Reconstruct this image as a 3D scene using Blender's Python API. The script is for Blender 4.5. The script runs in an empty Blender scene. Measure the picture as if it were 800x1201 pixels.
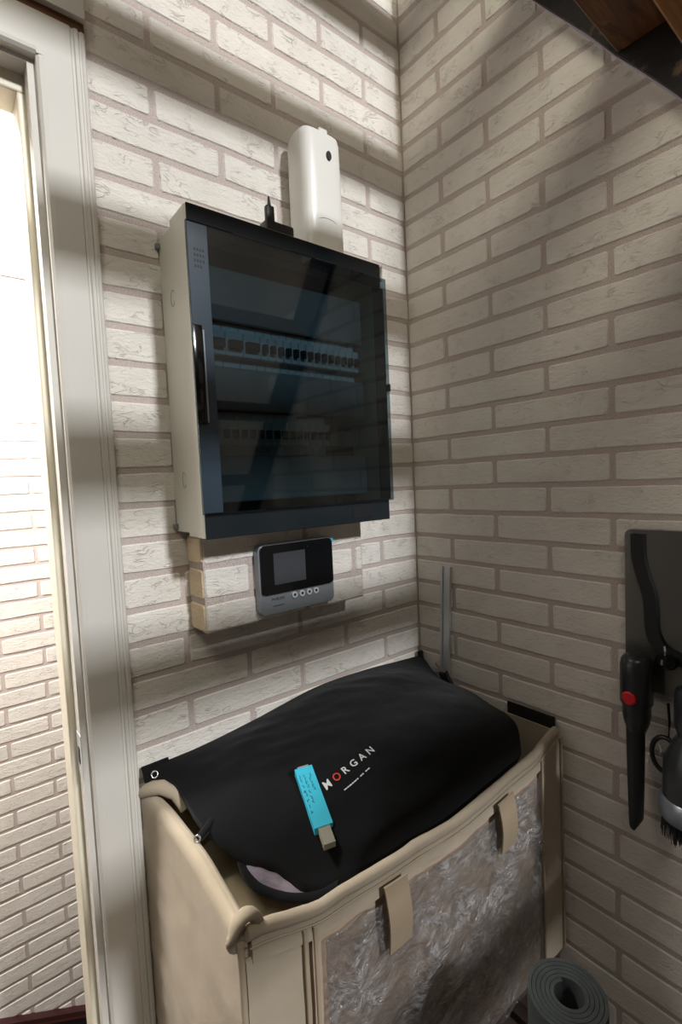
import bpy, bmesh, math, random
import numpy as np
from mathutils import Vector, Matrix, noise
from mathutils.bvhtree import BVHTree

random.seed(7)
S = bpy.context.scene
C = S.collection
OFF = 2.2          # geometry below is written with z = 0 at a brick course near the lintel; the floor is 2.2 m lower

# ------------------------------------------------------------------ camera
def cam_axes(yaw, pitch, roll):
    f = Vector((math.sin(yaw) * math.cos(pitch), math.cos(yaw) * math.cos(pitch), -math.sin(pitch)))
    r = Vector((math.cos(yaw), -math.sin(yaw), 0))
    u = r.cross(f)
    r2 = math.cos(roll) * r + math.sin(roll) * u
    u2 = -math.sin(roll) * r + math.cos(roll) * u
    return r2, u2, f
cam_data = bpy.data.cameras.new('camera')
cam = bpy.data.objects.new('camera', cam_data)
C.objects.link(cam)
r_, u_, f_ = cam_axes(0.6761, 0.0614, -0.0453)
m = Matrix((r_, u_, -f_)).transposed().to_4x4()
m.translation = Vector((-1.0158, -0.9385, -0.9006 + OFF))
cam.matrix_world = m
cam_data.sensor_fit = 'HORIZONTAL'
cam_data.sensor_width = 36.0
cam_data.lens = 36.0 * 578.93 / 800.0
cam_data.clip_start = 0.02
S.camera = cam

# ------------------------------------------------------------------ world, lights, exposure
w = bpy.data.worlds.new('world')
S.world = w
w.use_nodes = True
w.node_tree.nodes['Background'].inputs[0].default_value = (1.0, 0.95, 0.87, 1)
w.node_tree.nodes['Background'].inputs[1].default_value = 0.04

def area(name, loc, target, sx, sy, power, col):
    l = bpy.data.lights.new(name, 'AREA')
    l.shape = 'RECTANGLE'; l.size = sx; l.size_y = sy; l.energy = power; l.color = col
    o = bpy.data.objects.new(name, l)
    o.location = loc
    o.rotation_euler = (Vector(target) - Vector(loc)).to_track_quat('-Z', 'Y').to_euler()
    C.objects.link(o)
    return o
area('window', (0.03, -7.4, 5.66), (-0.45, 0.0, 1.7), 0.60, 0.60, 600, (0.96, 0.98, 1.0))
area('soft_fill', (-1.6, -1.7, 3.25), (0.0, -0.2, 2.3), 1.3, 0.9, 25, (1.0, 0.94, 0.77))  # unseen fill lamp, added for soft ambient light on both walls
area('stairwell_lamp', (-1.35, 0.45, 2.45), (-0.8, 1.2, 1.5), 0.5, 0.4, 90, (1.0, 0.97, 0.92))

S.view_settings.view_transform = 'Standard'
S.view_settings.look = 'None'
S.view_settings.gamma = 1.0
S.view_settings.use_curve_mapping = False
S.view_settings.exposure = 0.0

# ------------------------------------------------------------------ helpers
def srgb(r, g, b):
    return tuple(((c / 255) / 12.92 if c / 255 <= 0.04045 else ((c / 255 + 0.055) / 1.055) ** 2.4) for c in (r, g, b)) + (1,)

class NT:
    def __init__(s, name):
        s.m = bpy.data.materials.new(name); s.m.use_nodes = True
        s.t = s.m.node_tree; s.b = s.t.nodes['Principled BSDF']; s.out = s.t.nodes['Material Output']
    def n(s, typ, **kw):
        nd = s.t.nodes.new(typ)
        for k, v in kw.items(): setattr(nd, k, v)
        return nd
    def l(s, a, b): s.t.links.new(a, b)
    def set(s, **kw):
        for k, v in kw.items():
            s.b.inputs[k.replace('_', ' ')].default_value = v
    def coords(s, scale=(1, 1, 1), rnd=False, kind='Object'):
        tc = s.n('ShaderNodeTexCoord'); mp = s.n('ShaderNodeMapping')
        mp.inputs['Scale'].default_value = scale
        s.l(tc.outputs[kind], mp.inputs['Vector'])
        if rnd:
            oi = s.n('ShaderNodeObjectInfo'); mu = s.n('ShaderNodeMath', operation='MULTIPLY'); mu.inputs[1].default_value = 57.0
            s.l(oi.outputs['Random'], mu.inputs[0]); s.l(mu.outputs[0], mp.inputs['Location'])
        return mp.outputs[0]
    def noise(s, vec, scale, detail=3, rough=0.55, dist=0.0):
        nd = s.n('ShaderNodeTexNoise'); nd.inputs['Scale'].default_value = scale; nd.inputs['Detail'].default_value = detail
        nd.inputs['Roughness'].default_value = rough; nd.inputs['Distortion'].default_value = dist
        s.l(vec, nd.inputs['Vector']); return nd.outputs['Fac']
    def ramp(s, fac, stops):
        r = s.n('ShaderNodeValToRGB')
        while len(r.color_ramp.elements) < len(stops): r.color_ramp.elements.new(0.5)
        for e, (p, c) in zip(r.color_ramp.elements, stops):
            e.position = p; e.color = c if len(c) == 4 else tuple(c) + (1,)
        s.l(fac, r.inputs[0]); return r.outputs[0]
    def bump(s, h, strength=0.3, dist=0.002, prev=None):
        b = s.n('ShaderNodeBump'); b.inputs['Strength'].default_value = strength; b.inputs['Distance'].default_value = dist
        s.l(h, b.inputs['Height'])
        if prev is not None: s.l(prev, b.inputs['Normal'])
        s.l(b.outputs[0], s.b.inputs['Normal']); return b.outputs[0]
    def math(s, op, a, b=None, clamp=False):
        nd = s.n('ShaderNodeMath', operation=op); nd.use_clamp = clamp
        for i, v in enumerate((a, b)):
            if v is None: continue
            if isinstance(v, (int, float)): nd.inputs[i].default_value = v
            else: s.l(v, nd.inputs[i])
        return nd.outputs[0]
    def mix(s, fac, a, b):
        nd = s.n('ShaderNodeMix', data_type='RGBA')
        if isinstance(fac, (int, float)): nd.inputs[0].default_value = fac
        else: s.l(fac, nd.inputs[0])
        for i, v in ((6, a), (7, b)):
            if isinstance(v, tuple): nd.inputs[i].default_value = v
            else: s.l(v, nd.inputs[i])
        return nd.outputs[2]

M = {}
def plain(name, col, rough=0.5, metallic=0.0, bump=0.0, bscale=200, var=0.06, spec=0.5):
    t = NT(name); t.set(Roughness=rough, Metallic=metallic)
    t.b.inputs['Specular IOR Level'].default_value = spec
    v = t.coords()
    n = t.noise(v, 9, 4)
    dark = tuple(c * (1 - var) for c in col[:3]) + (1,)
    lite = tuple(min(1, c * (1 + var)) for c in col[:3]) + (1,)
    t.l(t.ramp(n, [(0.3, dark), (0.7, lite)]), t.b.inputs['Base Color'])
    if bump: t.bump(t.noise(v, bscale, 3), bump, 0.001)
    M[name] = t.m; return t.m

def brick_mat(name, c1, c2, crack):
    t = NT(name); t.set(Roughness=0.72)
    t.b.inputs['Specular IOR Level'].default_value = 0.25
    v = t.coords((1, 1, 1), rnd=True)
    vs = t.coords((0.45, 1, 1.0), rnd=True)
    base = t.ramp(t.noise(v, 14, 4), [(0.3, c1), (0.7, c2)])
    # wrinkled creases pressed into each brick
    n1 = t.noise(vs, 46, 3, 0.6, 1.1)
    crease = t.math('SUBTRACT', 1.0, t.math('MULTIPLY', t.math('ABSOLUTE', t.math('SUBTRACT', n1, 0.5)), 34.0), True)
    mask = t.ramp(t.noise(v, 30, 2), [(0.47, (0, 0, 0, 1)), (0.62, (1, 1, 1, 1))])
    cm = t.math('MULTIPLY', crease, mask)
    fine = t.noise(vs, 170, 3, 0.65, 0.6)
    t.l(t.mix(t.math('MULTIPLY', cm, 0.24), base, crack), t.b.inputs['Base Color'])
    h = t.math('ADD', t.math('MULTIPLY', cm, -1.0), t.math('MULTIPLY', fine, 1.5))
    h = t.math('ADD', h, t.math('MULTIPLY', n1, 1.0))
    t.bump(h, 0.7, 0.0020)
    M[name] = t.m
brick_mat('brick_paper', srgb(221, 215, 206), srgb(230, 225, 217), srgb(158, 146, 138))
brick_mat('brick_paper_tan', srgb(226, 204, 170), srgb(232, 212, 180), srgb(190, 164, 130))

t = NT('grout_paper'); t.set(Roughness=0.9); t.b.inputs['Specular IOR Level'].default_value = 0.15
v = t.coords()
t.l(t.ramp(t.noise(v, 420, 2, 0.7), [(0.32, srgb(170, 156, 151)), (0.68, srgb(210, 197, 190))]), t.b.inputs['Base Color'])
t.bump(t.noise(v, 420, 2), 0.5, 0.001); M['grout'] = t.m

plain('white_plain', srgb(232, 230, 226), 0.75, bump=0.1)
plain('white_paint', srgb(210, 206, 199), 0.6, bump=0.03, bscale=60, var=0.02)
plain('jamb_paint', srgb(228, 220, 200), 0.45, var=0.03)
plain('floor_dark', srgb(70, 58, 50), 0.6, bump=0.2)
plain('cab_white', srgb(222, 220, 208), 0.42, bump=0.05, bscale=500, var=0.015)
plain('disp_white', srgb(232, 230, 224), 0.35, var=0.01)
plain('black_plastic', srgb(20, 21, 23), 0.38, var=0.1)
plain('black_gloss', srgb(16, 17, 19), 0.12, var=0.05)
plain('hole_black', srgb(8, 8, 8), 0.6)
plain('strip_dark', srgb(31, 38, 43), 0.16, var=0.05)
plain('stile_blue', srgb(46, 60, 72), 0.3, var=0.2)
plain('breaker_white', srgb(214, 218, 220), 0.4, var=0.02)
plain('plate_grey', srgb(126, 132, 134), 0.5, var=0.04)
plain('recess_dark', srgb(46, 56, 62), 0.6, var=0.05)
plain('toggle_dark', srgb(28, 30, 34), 0.4)
plain('silver_plastic', srgb(150, 158, 166), 0.35, 0.35, var=0.02)
plain('bezel_black', srgb(17, 18, 20), 0.16, var=0.02)
plain('screen_grey', srgb(66, 68, 72), 0.22, var=0.04)
plain('button_white', srgb(214, 218, 222), 0.35)
plain('ink_dark', srgb(40, 42, 46), 0.5)
plain('blue_tape', srgb(70, 178, 205), 0.55)
plain('aluminium', srgb(205, 208, 210), 0.4, 0.35, bump=0.05, bscale=700, var=0.03)
plain('brass', srgb(150, 118, 66), 0.35, 0.8)
plain('steel', srgb(188, 188, 186), 0.25, 0.9)
plain('beige_piping', srgb(164, 148, 126), 0.8, bump=0.3, bscale=900)
plain('dock_grey', srgb(66, 65, 61), 0.12, var=0.05)
plain('tool_dark', srgb(40, 42, 45), 0.3, var=0.08)
plain('tool_tube', srgb(28, 30, 32), 0.48, var=0.08)
plain('tool_silver', srgb(128, 134, 142), 0.3, 0.5)
plain('red_button', srgb(190, 18, 24), 0.4, var=0.03)
plain('bristle_black', srgb(18, 18, 18), 0.7)
plain('stick_grey', srgb(138, 136, 122), 0.5)
plain('print_white', srgb(205, 206, 206), 0.7, var=0.1)
plain('print_red', srgb(196, 62, 50), 0.7, var=0.05)
plain('skirting_dark', srgb(24, 22, 28), 0.5)
plain('skirting_red', srgb(128, 62, 46), 0.4, var=0.15)
plain('skirting_cap', srgb(58, 26, 28), 0.4, var=0.15)
plain('torn_paper', srgb(206, 196, 206), 0.8)
plain('strap_black', srgb(18, 18, 20), 0.8, bump=0.3, bscale=800)

def fabric(name, c1, c2, rough=0.9, ws=900, bs=0.35, wr=0.0, wscale=14):
    t = NT(name); t.set(Roughness=rough); t.b.inputs['Specular IOR Level'].default_value = 0.2
    t.b.inputs['Sheen Weight'].default_value = 0.08
    v = t.coords()
    t.l(t.ramp(t.noise(v, 7, 4), [(0.3, c1), (0.7, c2)]), t.b.inputs['Base Color'])
    h = t.noise(v, ws, 2)
    if wr:
        h = t.math('ADD', t.math('MULTIPLY', h, 0.12), t.math('MULTIPLY', t.noise(v, wscale, 3, 0.5, 0.4), wr))
    t.bump(h, bs, 0.004 if wr else 0.0012)
    M[name] = t.m
fabric('beige_cloth', srgb(165, 152, 133), srgb(179, 166, 147), wr=1.0, bs=0.4)
fabric('taupe_cloth', srgb(168, 148, 130), srgb(186, 166, 148), wr=1.0, bs=0.4)
fabric('strap_cloth', srgb(146, 129, 107), srgb(158, 141, 118), wr=1.0, bs=0.3)
fabric('liner_cloth', srgb(150, 136, 108), srgb(168, 152, 124), wr=1.0, bs=0.4)
fabric('black_cloth', srgb(9, 10, 12), srgb(15, 16, 19), 0.95, wr=1.2, bs=0.55, wscale=18)
fabric('lavender_cloth', srgb(112, 102, 120), srgb(190, 180, 192), wr=1.0, wscale=60)

# turquoise paper
plain('turquoise_paper', srgb(52, 178, 205), 0.6, bump=0.2, bscale=120, var=0.05)
# mat foam
t = NT('mat_foam'); t.set(Roughness=0.85)
v = t.coords(); t.l(t.ramp(t.noise(v, 60, 3), [(0.3, srgb(38, 42, 42)), (0.7, srgb(50, 54, 53))]), t.b.inputs['Base Color'])
t.bump(t.noise(v, 700, 2), 0.4, 0.001); M['mat_foam'] = t.m

def wood(name, c1, c2, c3, scale=(2.2, 22, 22), rough=0.55):
    t = NT(name); t.set(Roughness=rough)
    v = t.coords(scale, rnd=True); v2 = t.coords()
    g = t.noise(v, 3.0, 5, 0.62, 1.0)
    col = t.ramp(g, [(0.3, c1), (0.5, c2), (0.72, c3)])
    spots = t.ramp(t.noise(v2, 22, 3), [(0.66, (0, 0, 0, 1)), (0.74, (1, 1, 1, 1))])
    t.l(t.mix(t.math('MULTIPLY', spots, 0.35), col, srgb(150, 120, 80)), t.b.inputs['Base Color'])
    t.bump(g, 0.4, 0.003); M[name] = t.m
wood('wood_brown', srgb(60, 37, 22), srgb(98, 62, 33), srgb(126, 84, 46))
wood('wood_brown_lit', srgb(120, 76, 30), srgb(150, 98, 42), srgb(172, 118, 56))  # lighter copy of the tread wood, bounce light put into its colour
wood('wood_black', srgb(9, 6, 5), srgb(16, 10, 8), srgb(30, 19, 13))

# smoked clear plastic
t = NT('smoked_plastic')
tr = t.n('ShaderNodeBsdfTransparent'); tr.inputs[0].default_value = (0.46, 0.54, 0.57, 1)
gl = t.n('ShaderNodeBsdfGlossy'); gl.inputs['Roughness'].default_value = 0.03; gl.inputs[0].default_value = (0.9, 0.96, 1.0, 1)
fr = t.n('ShaderNodeLayerWeight'); fr.inputs[0].default_value = 0.5
v = t.coords((1, 1, 0.5))
mx = t.n('ShaderNodeMixShader')
smudge = t.math('MULTIPLY', t.ramp(t.noise(v, 9, 4), [(0.45, (0, 0, 0, 1)), (0.75, (1, 1, 1, 1))]), 0.03)
frs = t.math('ADD', t.math('MULTIPLY', t.math('POWER', fr.outputs['Facing'], 4.0), 0.8), 0.055)
t.l(t.math('ADD', frs, smudge, True), mx.inputs[0]); t.l(tr.outputs[0], mx.inputs[1]); t.l(gl.outputs[0], mx.inputs[2])
t.l(mx.outputs[0], t.out.inputs[0]); M['smoked'] = t.m

# crinkled clear film
t = NT('clear_film')
tr = t.n('ShaderNodeBsdfTransparent'); tr.inputs[0].default_value = (0.9, 0.9, 0.9, 1)
gl = t.n('ShaderNodeBsdfGlossy'); gl.inputs['Roughness'].default_value = 0.16
vs = t.coords((1.0, 1, 1.0))
vd = t.n('ShaderNodeVectorMath', operation='ADD')
nn = t.n('ShaderNodeTexNoise'); nn.inputs['Scale'].default_value = 9; t.l(vs, nn.inputs['Vector'])
sc = t.n('ShaderNodeVectorMath', operation='SCALE'); sc.inputs['Scale'].default_value = 0.16
t.l(nn.outputs['Color'], sc.inputs[0]); t.l(vs, vd.inputs[0]); t.l(sc.outputs[0], vd.inputs[1])
mp = t.n('ShaderNodeMapping'); mp.inputs['Rotation'].default_value = (0, 0.6, 0); mp.inputs['Scale'].default_value = (0.35, 1, 1.9)
t.l(vd.outputs[0], mp.inputs['Vector'])
n1 = t.noise(mp.outputs[0], 34, 4, 0.6, 0.7)
n2 = t.noise(mp.outputs[0], 120, 2, 0.5, 0.5)
patch = t.ramp(t.noise(vs, 13, 2), [(0.42, (0.12, 0.12, 0.12, 1)), (0.62, (1, 1, 1, 1))])
def ridge(n_, k): return t.math('SUBTRACT', 1.0, t.math('MULTIPLY', t.math('ABSOLUTE', t.math('SUBTRACT', n_, 0.5)), k), True)
glint_lines = t.math('MULTIPLY', t.math('MAXIMUM', ridge(n1, 16.0), t.math('MULTIPLY', ridge(n2, 9.0), 0.35)), patch)
hh = t.math('ADD', t.math('MULTIPLY', n1, 0.8), t.math('MULTIPLY', glint_lines, 0.35))
bp = t.n('ShaderNodeBump'); bp.inputs['Strength'].default_value = 0.9; bp.inputs['Distance'].default_value = 0.006
t.l(hh, bp.inputs['Height']); t.l(bp.outputs[0], gl.inputs['Normal'])
lw = t.n('ShaderNodeLayerWeight'); lw.inputs[0].default_value = 0.45; t.l(bp.outputs[0], lw.inputs['Normal'])
fac = t.math('ADD', t.math('MULTIPLY', lw.outputs['Facing'], 0.40), 0.04, True)
df = t.n('ShaderNodeBsdfDiffuse'); df.inputs[0].default_value = (0.8, 0.8, 0.82, 1); t.l(bp.outputs[0], df.inputs['Normal'])
m0 = t.n('ShaderNodeMixShader'); t.l(t.math('ADD', t.math('MULTIPLY', glint_lines, 0.33), 0.02), m0.inputs[0]); t.l(tr.outputs[0], m0.inputs[1]); t.l(df.outputs[0], m0.inputs[2])  # white diffuse along the crease ridges paints in the film's glints
mx = t.n('ShaderNodeMixShader'); t.l(fac, mx.inputs[0]); t.l(m0.outputs[0], mx.inputs[1]); t.l(gl.outputs[0], mx.inputs[2])
t.l(mx.outputs[0], t.out.inputs[0]); M['film'] = t.m

# ---- mesh builder: all vertices written in scene coordinates (z relative to OFF)
ROOT = {}
def root_loc(o):
    while o is not None and o.parent is not None: o = o.parent
    return ROOT.get(o.name, Vector((0, 0, 0))) if o is not None else None

class MB:
    def __init__(s): s.v = []; s.f = []
    def add(s, vs, fs):
        b = len(s.v); s.v += [tuple(x) for x in vs]; s.f += [tuple(i + b for i in q) for q in fs]; return s
    def box(s, x0, x1, y0, y1, z0, z1):
        return s.add([(x, y, z) for z in (z0, z1) for y in (y0, y1) for x in (x0, x1)],
                     [(0, 2, 3, 1), (4, 5, 7, 6), (0, 1, 5, 4), (2, 6, 7, 3), (0, 4, 6, 2), (1, 3, 7, 5)])
    def bevbox(s, x0, x1, y0, y1, z0, z1, r=0.003, seg=2):
        bm = bmesh.new(); bmesh.ops.create_cube(bm, size=1)
        for q in bm.verts: q.co = Vector(((x0 + x1) / 2 + q.co.x * (x1 - x0), (y0 + y1) / 2 + q.co.y * (y1 - y0), (z0 + z1) / 2 + q.co.z * (z1 - z0)))
        bmesh.ops.bevel(bm, geom=bm.edges[:], offset=r, segments=seg, profile=0.5, affect='EDGES')
        return s.bm(bm)
    def bm(s, bm):
        bm.verts.index_update()
        s.add([q.co[:] for q in bm.verts], [[q.index for q in fc.verts] for fc in bm.faces]); bm.free(); return s
    def prism(s, poly, axis, a, b):
        # poly: 2D points in the two other axes (cyclic order), extruded from a to b along axis
        def P(u, w_, h): return {0: (h, u, w_), 1: (u, h, w_), 2: (u, w_, h)}[axis]
        n = len(poly)
        vs = [P(u, w_, a) for u, w_ in poly] + [P(u, w_, b) for u, w_ in poly]
        fs = [tuple(range(n)), tuple(range(2 * n - 1, n - 1, -1))] + [(i, i + n, (i + 1) % n + n, (i + 1) % n) for i in range(n)]
        return s.add(vs, fs)
    def lathe(s, prof, cx, cy, seg=24, ex=1.0, ey=1.0, caps=True):
        b = []
        for r, z in prof:
            b.append([(cx + r * ex * math.cos(2 * math.pi * k / seg), cy + r * ey * math.sin(2 * math.pi * k / seg), z) for k in range(seg)])
        vs = [p for ring in b for p in ring]; fs = []
        for i in range(len(prof) - 1):
            for k in range(seg):
                k2 = (k + 1) % seg
                fs.append((i * seg + k, i * seg + k2, (i + 1) * seg + k2, (i + 1) * seg + k))
        if caps:
            fs.append(tuple(range(seg - 1, -1, -1))); fs.append(tuple((len(prof) - 1) * seg + k for k in range(seg)))
        return s.add(vs, fs)
    def tube(s, pts, r, seg=10, flat=None, caps=True):
        pts = [Vector(p) for p in pts]; n = len(pts)
        rr = r if isinstance(r, (list, tuple)) else [r] * n
        up = Vector((0, 0, 1)); rings = []
        for i, p in enumerate(pts):
            tn = (pts[min(i + 1, n - 1)] - pts[max(i - 1, 0)]).normalized()
            a = up.cross(tn)
            if a.length < 1e-4: a = Vector((1, 0, 0))
            a.normalize(); b = tn.cross(a).normalized()
            fl = flat if flat else 1.0
            rings.append([p + rr[i] * (math.cos(2 * math.pi * k / seg) * a * fl + math.sin(2 * math.pi * k / seg) * b) for k in range(seg)])
        vs = [q[:] for ring in rings for q in ring]
        fs = [(i * seg + k, i * seg + (k + 1) % seg, (i + 1) * seg + (k + 1) % seg, (i + 1) * seg + k) for i in range(n - 1) for k in range(seg)]
        if caps:
            fs.append(tuple(range(seg - 1, -1, -1))); fs.append(tuple((n - 1) * seg + k for k in range(seg)))
        return s.add(vs, fs)
    def grid(s, fn, nu, nv):
        vs = [fn(i / nu, j / nv) for j in range(nv + 1) for i in range(nu + 1)]
        fs = [(j * (nu + 1) + i, j * (nu + 1) + i + 1, (j + 1) * (nu + 1) + i + 1, (j + 1) * (nu + 1) + i) for j in range(nv) for i in range(nu)]
        return s.add(vs, fs)
    def sheet(s, fn, nu, nv, off):
        # a grid with real thickness: off is a vector added for the back side
        o = Vector(off); n = (nu + 1) * (nv + 1); b = len(s.v)
        s.grid(fn, nu, nv)
        back = [tuple(Vector(p) + o) for p in s.v[b:b + n]]
        s.v += back
        s.f += [tuple(i + n for i in reversed(q)) for q in s.f[-nu * nv:]]
        ring = [i for i in range(nu + 1)] + [j * (nu + 1) + nu for j in range(1, nv + 1)] + [nv * (nu + 1) + i for i in range(nu - 1, -1, -1)] + [j * (nu + 1) for j in range(nv - 1, 0, -1)]
        for a, c in zip(ring, ring[1:] + ring[:1]): s.f.append((b + a, b + a + n, b + c + n, b + c))
        return s
    def build(s, name, mat, parent=None, smooth=False, fix=True):
        L = root_loc(parent) if parent is not None else Vector((0, 0, 0))
        me = bpy.data.meshes.new(name)
        me.from_pydata([(x - L.x, y - L.y, z + OFF - L.z) for x, y, z in s.v], [], s.f)
        if fix:
            bm = bmesh.new(); bm.from_mesh(me); bmesh.ops.recalc_face_normals(bm, faces=bm.faces[:]); bm.to_mesh(me); bm.free()
        me.materials.append(M[mat])
        if smooth:
            for p in me.polygons: p.use_smooth = True
            if smooth != 'all':
                me.set_sharp_from_angle(angle=math.radians(smooth if not isinstance(smooth, bool) else 40))
        o = bpy.data.objects.new(name, me); C.objects.link(o)
        if parent is not None: o.parent = parent
        return o

def tag(o, label=None, cat=None, group=None, kind=None):
    if label: o['label'] = label
    if cat: o['category'] = cat
    if group: o['group'] = group
    if kind: o['kind'] = kind
    return o
def empty(name, x, y, z, label, cat=None, group=None, kind=None):
    o = bpy.data.objects.new(name, None); o.empty_display_size = 0.05
    o.location = (x, y, z + OFF); C.objects.link(o); ROOT[o.name] = Vector(o.location)
    return tag(o, label, cat, group, kind)
def one(o):
    # origin of a single-mesh thing moved to its base
    me = o.data; co = [v.co for v in me.vertices]
    c = Vector((sum(v.x for v in co) / len(co), sum(v.y for v in co) / len(co), min(v.z for v in co)))
    me.transform(Matrix.Translation(-c)); o.location = c; ROOT[o.name] = c
    return o

# ------------------------------------------------------------------ the setting
H = 0.064; G = 0.0108
wall_left = MB().box(-0.851, 0.12, 0, 0.10, -2.2, 0.75).box(-2.4, -0.851, 0, 0.10, -0.185, 0.75).box(-2.4, -1.72, 0, 0.10, -2.2, -0.185).build('wall_left', 'grout')
tag(wall_left, 'cream brick pattern wall that carries the fuse cabinet', 'wall', kind='structure')
wall_right = MB().box(0, 0.12, -2.4, 0, -2.2, 0.75).build('wall_right', 'grout')
tag(wall_right, 'cream brick pattern wall behind the vacuum tools', 'wall', kind='structure')
wall_far = MB().box(-2.4, 0.3, 1.2, 1.3, -3.2, -0.115).build('wall_back', 'grout')
tag(wall_far, 'brick pattern wall seen through the doorway', 'wall', kind='structure')
far_top = MB().box(-2.4, 0.3, 1.192, 1.3, -0.115, 0.75).build('plaster_band', 'white_plain', wall_far)
ws = MB().box(-2.5, -2.4, -0.0, 1.3, -3.2, 0.75).build('wall_side', 'white_plain')
tag(ws, 'plain white side wall of the space beyond the doorway', 'wall', kind='structure')
ce = MB().box(-2.5, 0.3, 0.1, 1.3, 0.75, 0.80).build('ceiling', 'white_plain')
tag(ce, 'plain white ceiling of the space beyond the doorway', 'ceiling', kind='structure')
floor = MB().box(-2.4, 0.12, -2.6, 0.3, -2.25, -2.2).build('floor', 'floor_dark')
tag(floor, 'dark floor under the laundry hamper', 'floor', kind='structure')
landing = MB().box(-2.4, 0.3, 0.3, 1.3, -3.25, -3.2).build('floor', 'floor_dark')
tag(landing, 'dark lower floor beyond the doorway', 'floor', kind='structure')
sk = tag(empty('trim_1', -0.8, 1.19, -3.2, 'dark sloping skirting with red brown cap on far wall', 'skirting', kind='structure'))
zl = lambda x: -2.789 - 0.539 * (x + 0.994)
MB().prism([(-1.75, zl(-1.75) - 0.02), (-0.25, zl(-0.25) - 0.02), (-0.25, zl(-0.25) - 0.10), (-0.6, -3.2), (-1.75, -3.2)], 1, 1.176, 1.2).build('board', 'skirting_dark', sk)
MB().prism([(-1.75, zl(-1.75)), (-0.25, zl(-0.25)), (-0.25, zl(-0.25) - 0.018), (-1.75, zl(-1.75) - 0.018)], 1, 1.168, 1.2).build('cap', 'skirting_cap', sk)
MB().prism([(-1.75, zl(-1.75) - 0.018), (-0.25, zl(-0.25) - 0.018), (-0.25, zl(-0.25) - 0.03), (-1.75, zl(-1.75) - 0.03)], 1, 1.171, 1.2).build('red_strip', 'skirting_red', sk)

# bricks: local x along the wall, front towards local -y
BR = {}
def brick_mesh(wd, ht, var, mat):
    key = (round(wd, 4), round(ht, 4), var, mat)
    if key in BR: return BR[key]
    rnd = random.Random(hash(key[:3]) & 0xffff)
    per = []
    nx = max(2, int(round(wd / 0.045)))
    j = lambda a: rnd.uniform(-a, a)
    hw, hh = wd / 2, ht / 2; c = min(0.0035, hw * 0.4)
    for i in range(nx): per.append((-hw + c + (wd - 2 * c) * i / (nx - 1 if nx > 1 else 1), -hh + j(0.0011)))
    per.append((hw + j(0.0006), -hh + c)); per.append((hw + j(0.0008), hh - c))
    for i in range(nx): per.append((hw - c - (wd - 2 * c) * i / (nx - 1 if nx > 1 else 1), hh + j(0.0011)))
    per.append((-hw + j(0.0008), hh - c)); per.append((-hw + j(0.0006), -hh + c))
    n = len(per); d = 0.0024 + rnd.uniform(-0.0003, 0.0003); ch = 0.0022
    vs = [(x, 0.0, z) for x, z in per]
    vs += [(x * (1 - ch / hw), -d, z * (1 - ch / hh)) for x, z in per]
    fs = [tuple(range(n, 2 * n))] + [(i, (i + 1) % n, (i + 1) % n + n, i + n) for i in range(n)]
    me = bpy.data.meshes.new('brick'); me.from_pydata(vs, [], fs)
    bm = bmesh.new(); bm.from_mesh(me); bmesh.ops.recalc_face_normals(bm, faces=bm.faces[:])
    f0 = [f for f in bm.faces if len(f.verts) == n][0]
    if f0.normal.y > 0: bmesh.ops.reverse_faces(bm, faces=bm.faces[:])
    bm.to_mesh(me); bm.free()
    me.materials.append(M[mat]); BR[key] = me
    return me
def put_brick(parent, a, b, z0, z1, place, mat='brick_paper', var=None):
    wd = b - a; ht = z1 - z0
    if wd < 0.006 or ht < 0.006: return
    me = brick_mesh(wd, ht, random.randrange(8) if var is None else var, mat)
    o = bpy.data.objects.new('brick', me); C.objects.link(o); o.parent = parent
    loc, rz = place((a + b) / 2, (z0 + z1) / 2)
    L = root_loc(parent)
    o.location = Vector((loc[0], loc[1], loc[2] + OFF)) - L; o.rotation_euler = (0, 0, rz)
def courses(parent, place, s0, pitch, smin, smax, r0, r1, z_off=0.0, flip=False, zmin=-9, skip=None):
    # s runs away from the corner; joints of odd courses sit at s0, s0+2p, ..., of even courses at s0+p, ...
    for r in range(r0, r1 + 1):
        zc = z_off - r * H
        z0, z1 = max(zmin, zc - H / 2 + G / 2), zc + H / 2 - G / 2
        first = s0 if (r % 2) else s0 + pitch
        k = math.floor((smin - first) / (2 * pitch)) - 1
        while True:
            a = first + 2 * pitch * k; b = a + 2 * pitch
            k += 1
            if a > smax: break
            a2, b2 = max(a + G / 2, smin), min(b - G / 2, smax)
            if b2 - a2 < 0.008: continue
            if skip and skip(a2, b2, z0, z1): continue
            put_brick(parent, a2, b2, z0, z1, place)
courses(wall_left, lambda s, z: ((-s, 0, z), 0), 0.1325, 0.1331, 0.001, 0.776, -7, 33)
courses(wall_right, lambda s, z: ((0, -s, z), -math.pi / 2), 0.1272, 0.1316, 0.004, 1.05, -9, 33,
        skip=lambda a, b, z0, z1: z0 > 0.067 + 1.356 * (-a + 0.377) + 0.02)
courses(wall_far, lambda s, z: ((-s, 1.2, z), 0), 0.762, 0.1335, 0.42, 1.35, -1, 46, z_off=-1.762 + 25 * H + 0.0, skip=lambda a, b, z0, z1: z1 > -0.118)

# ------------------------------------------------------------------ doorway
d1 = empty('door_1', -0.86, 0, -2.2, 'white moulded door frame beside the brick wall', 'door frame', kind='structure')
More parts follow.
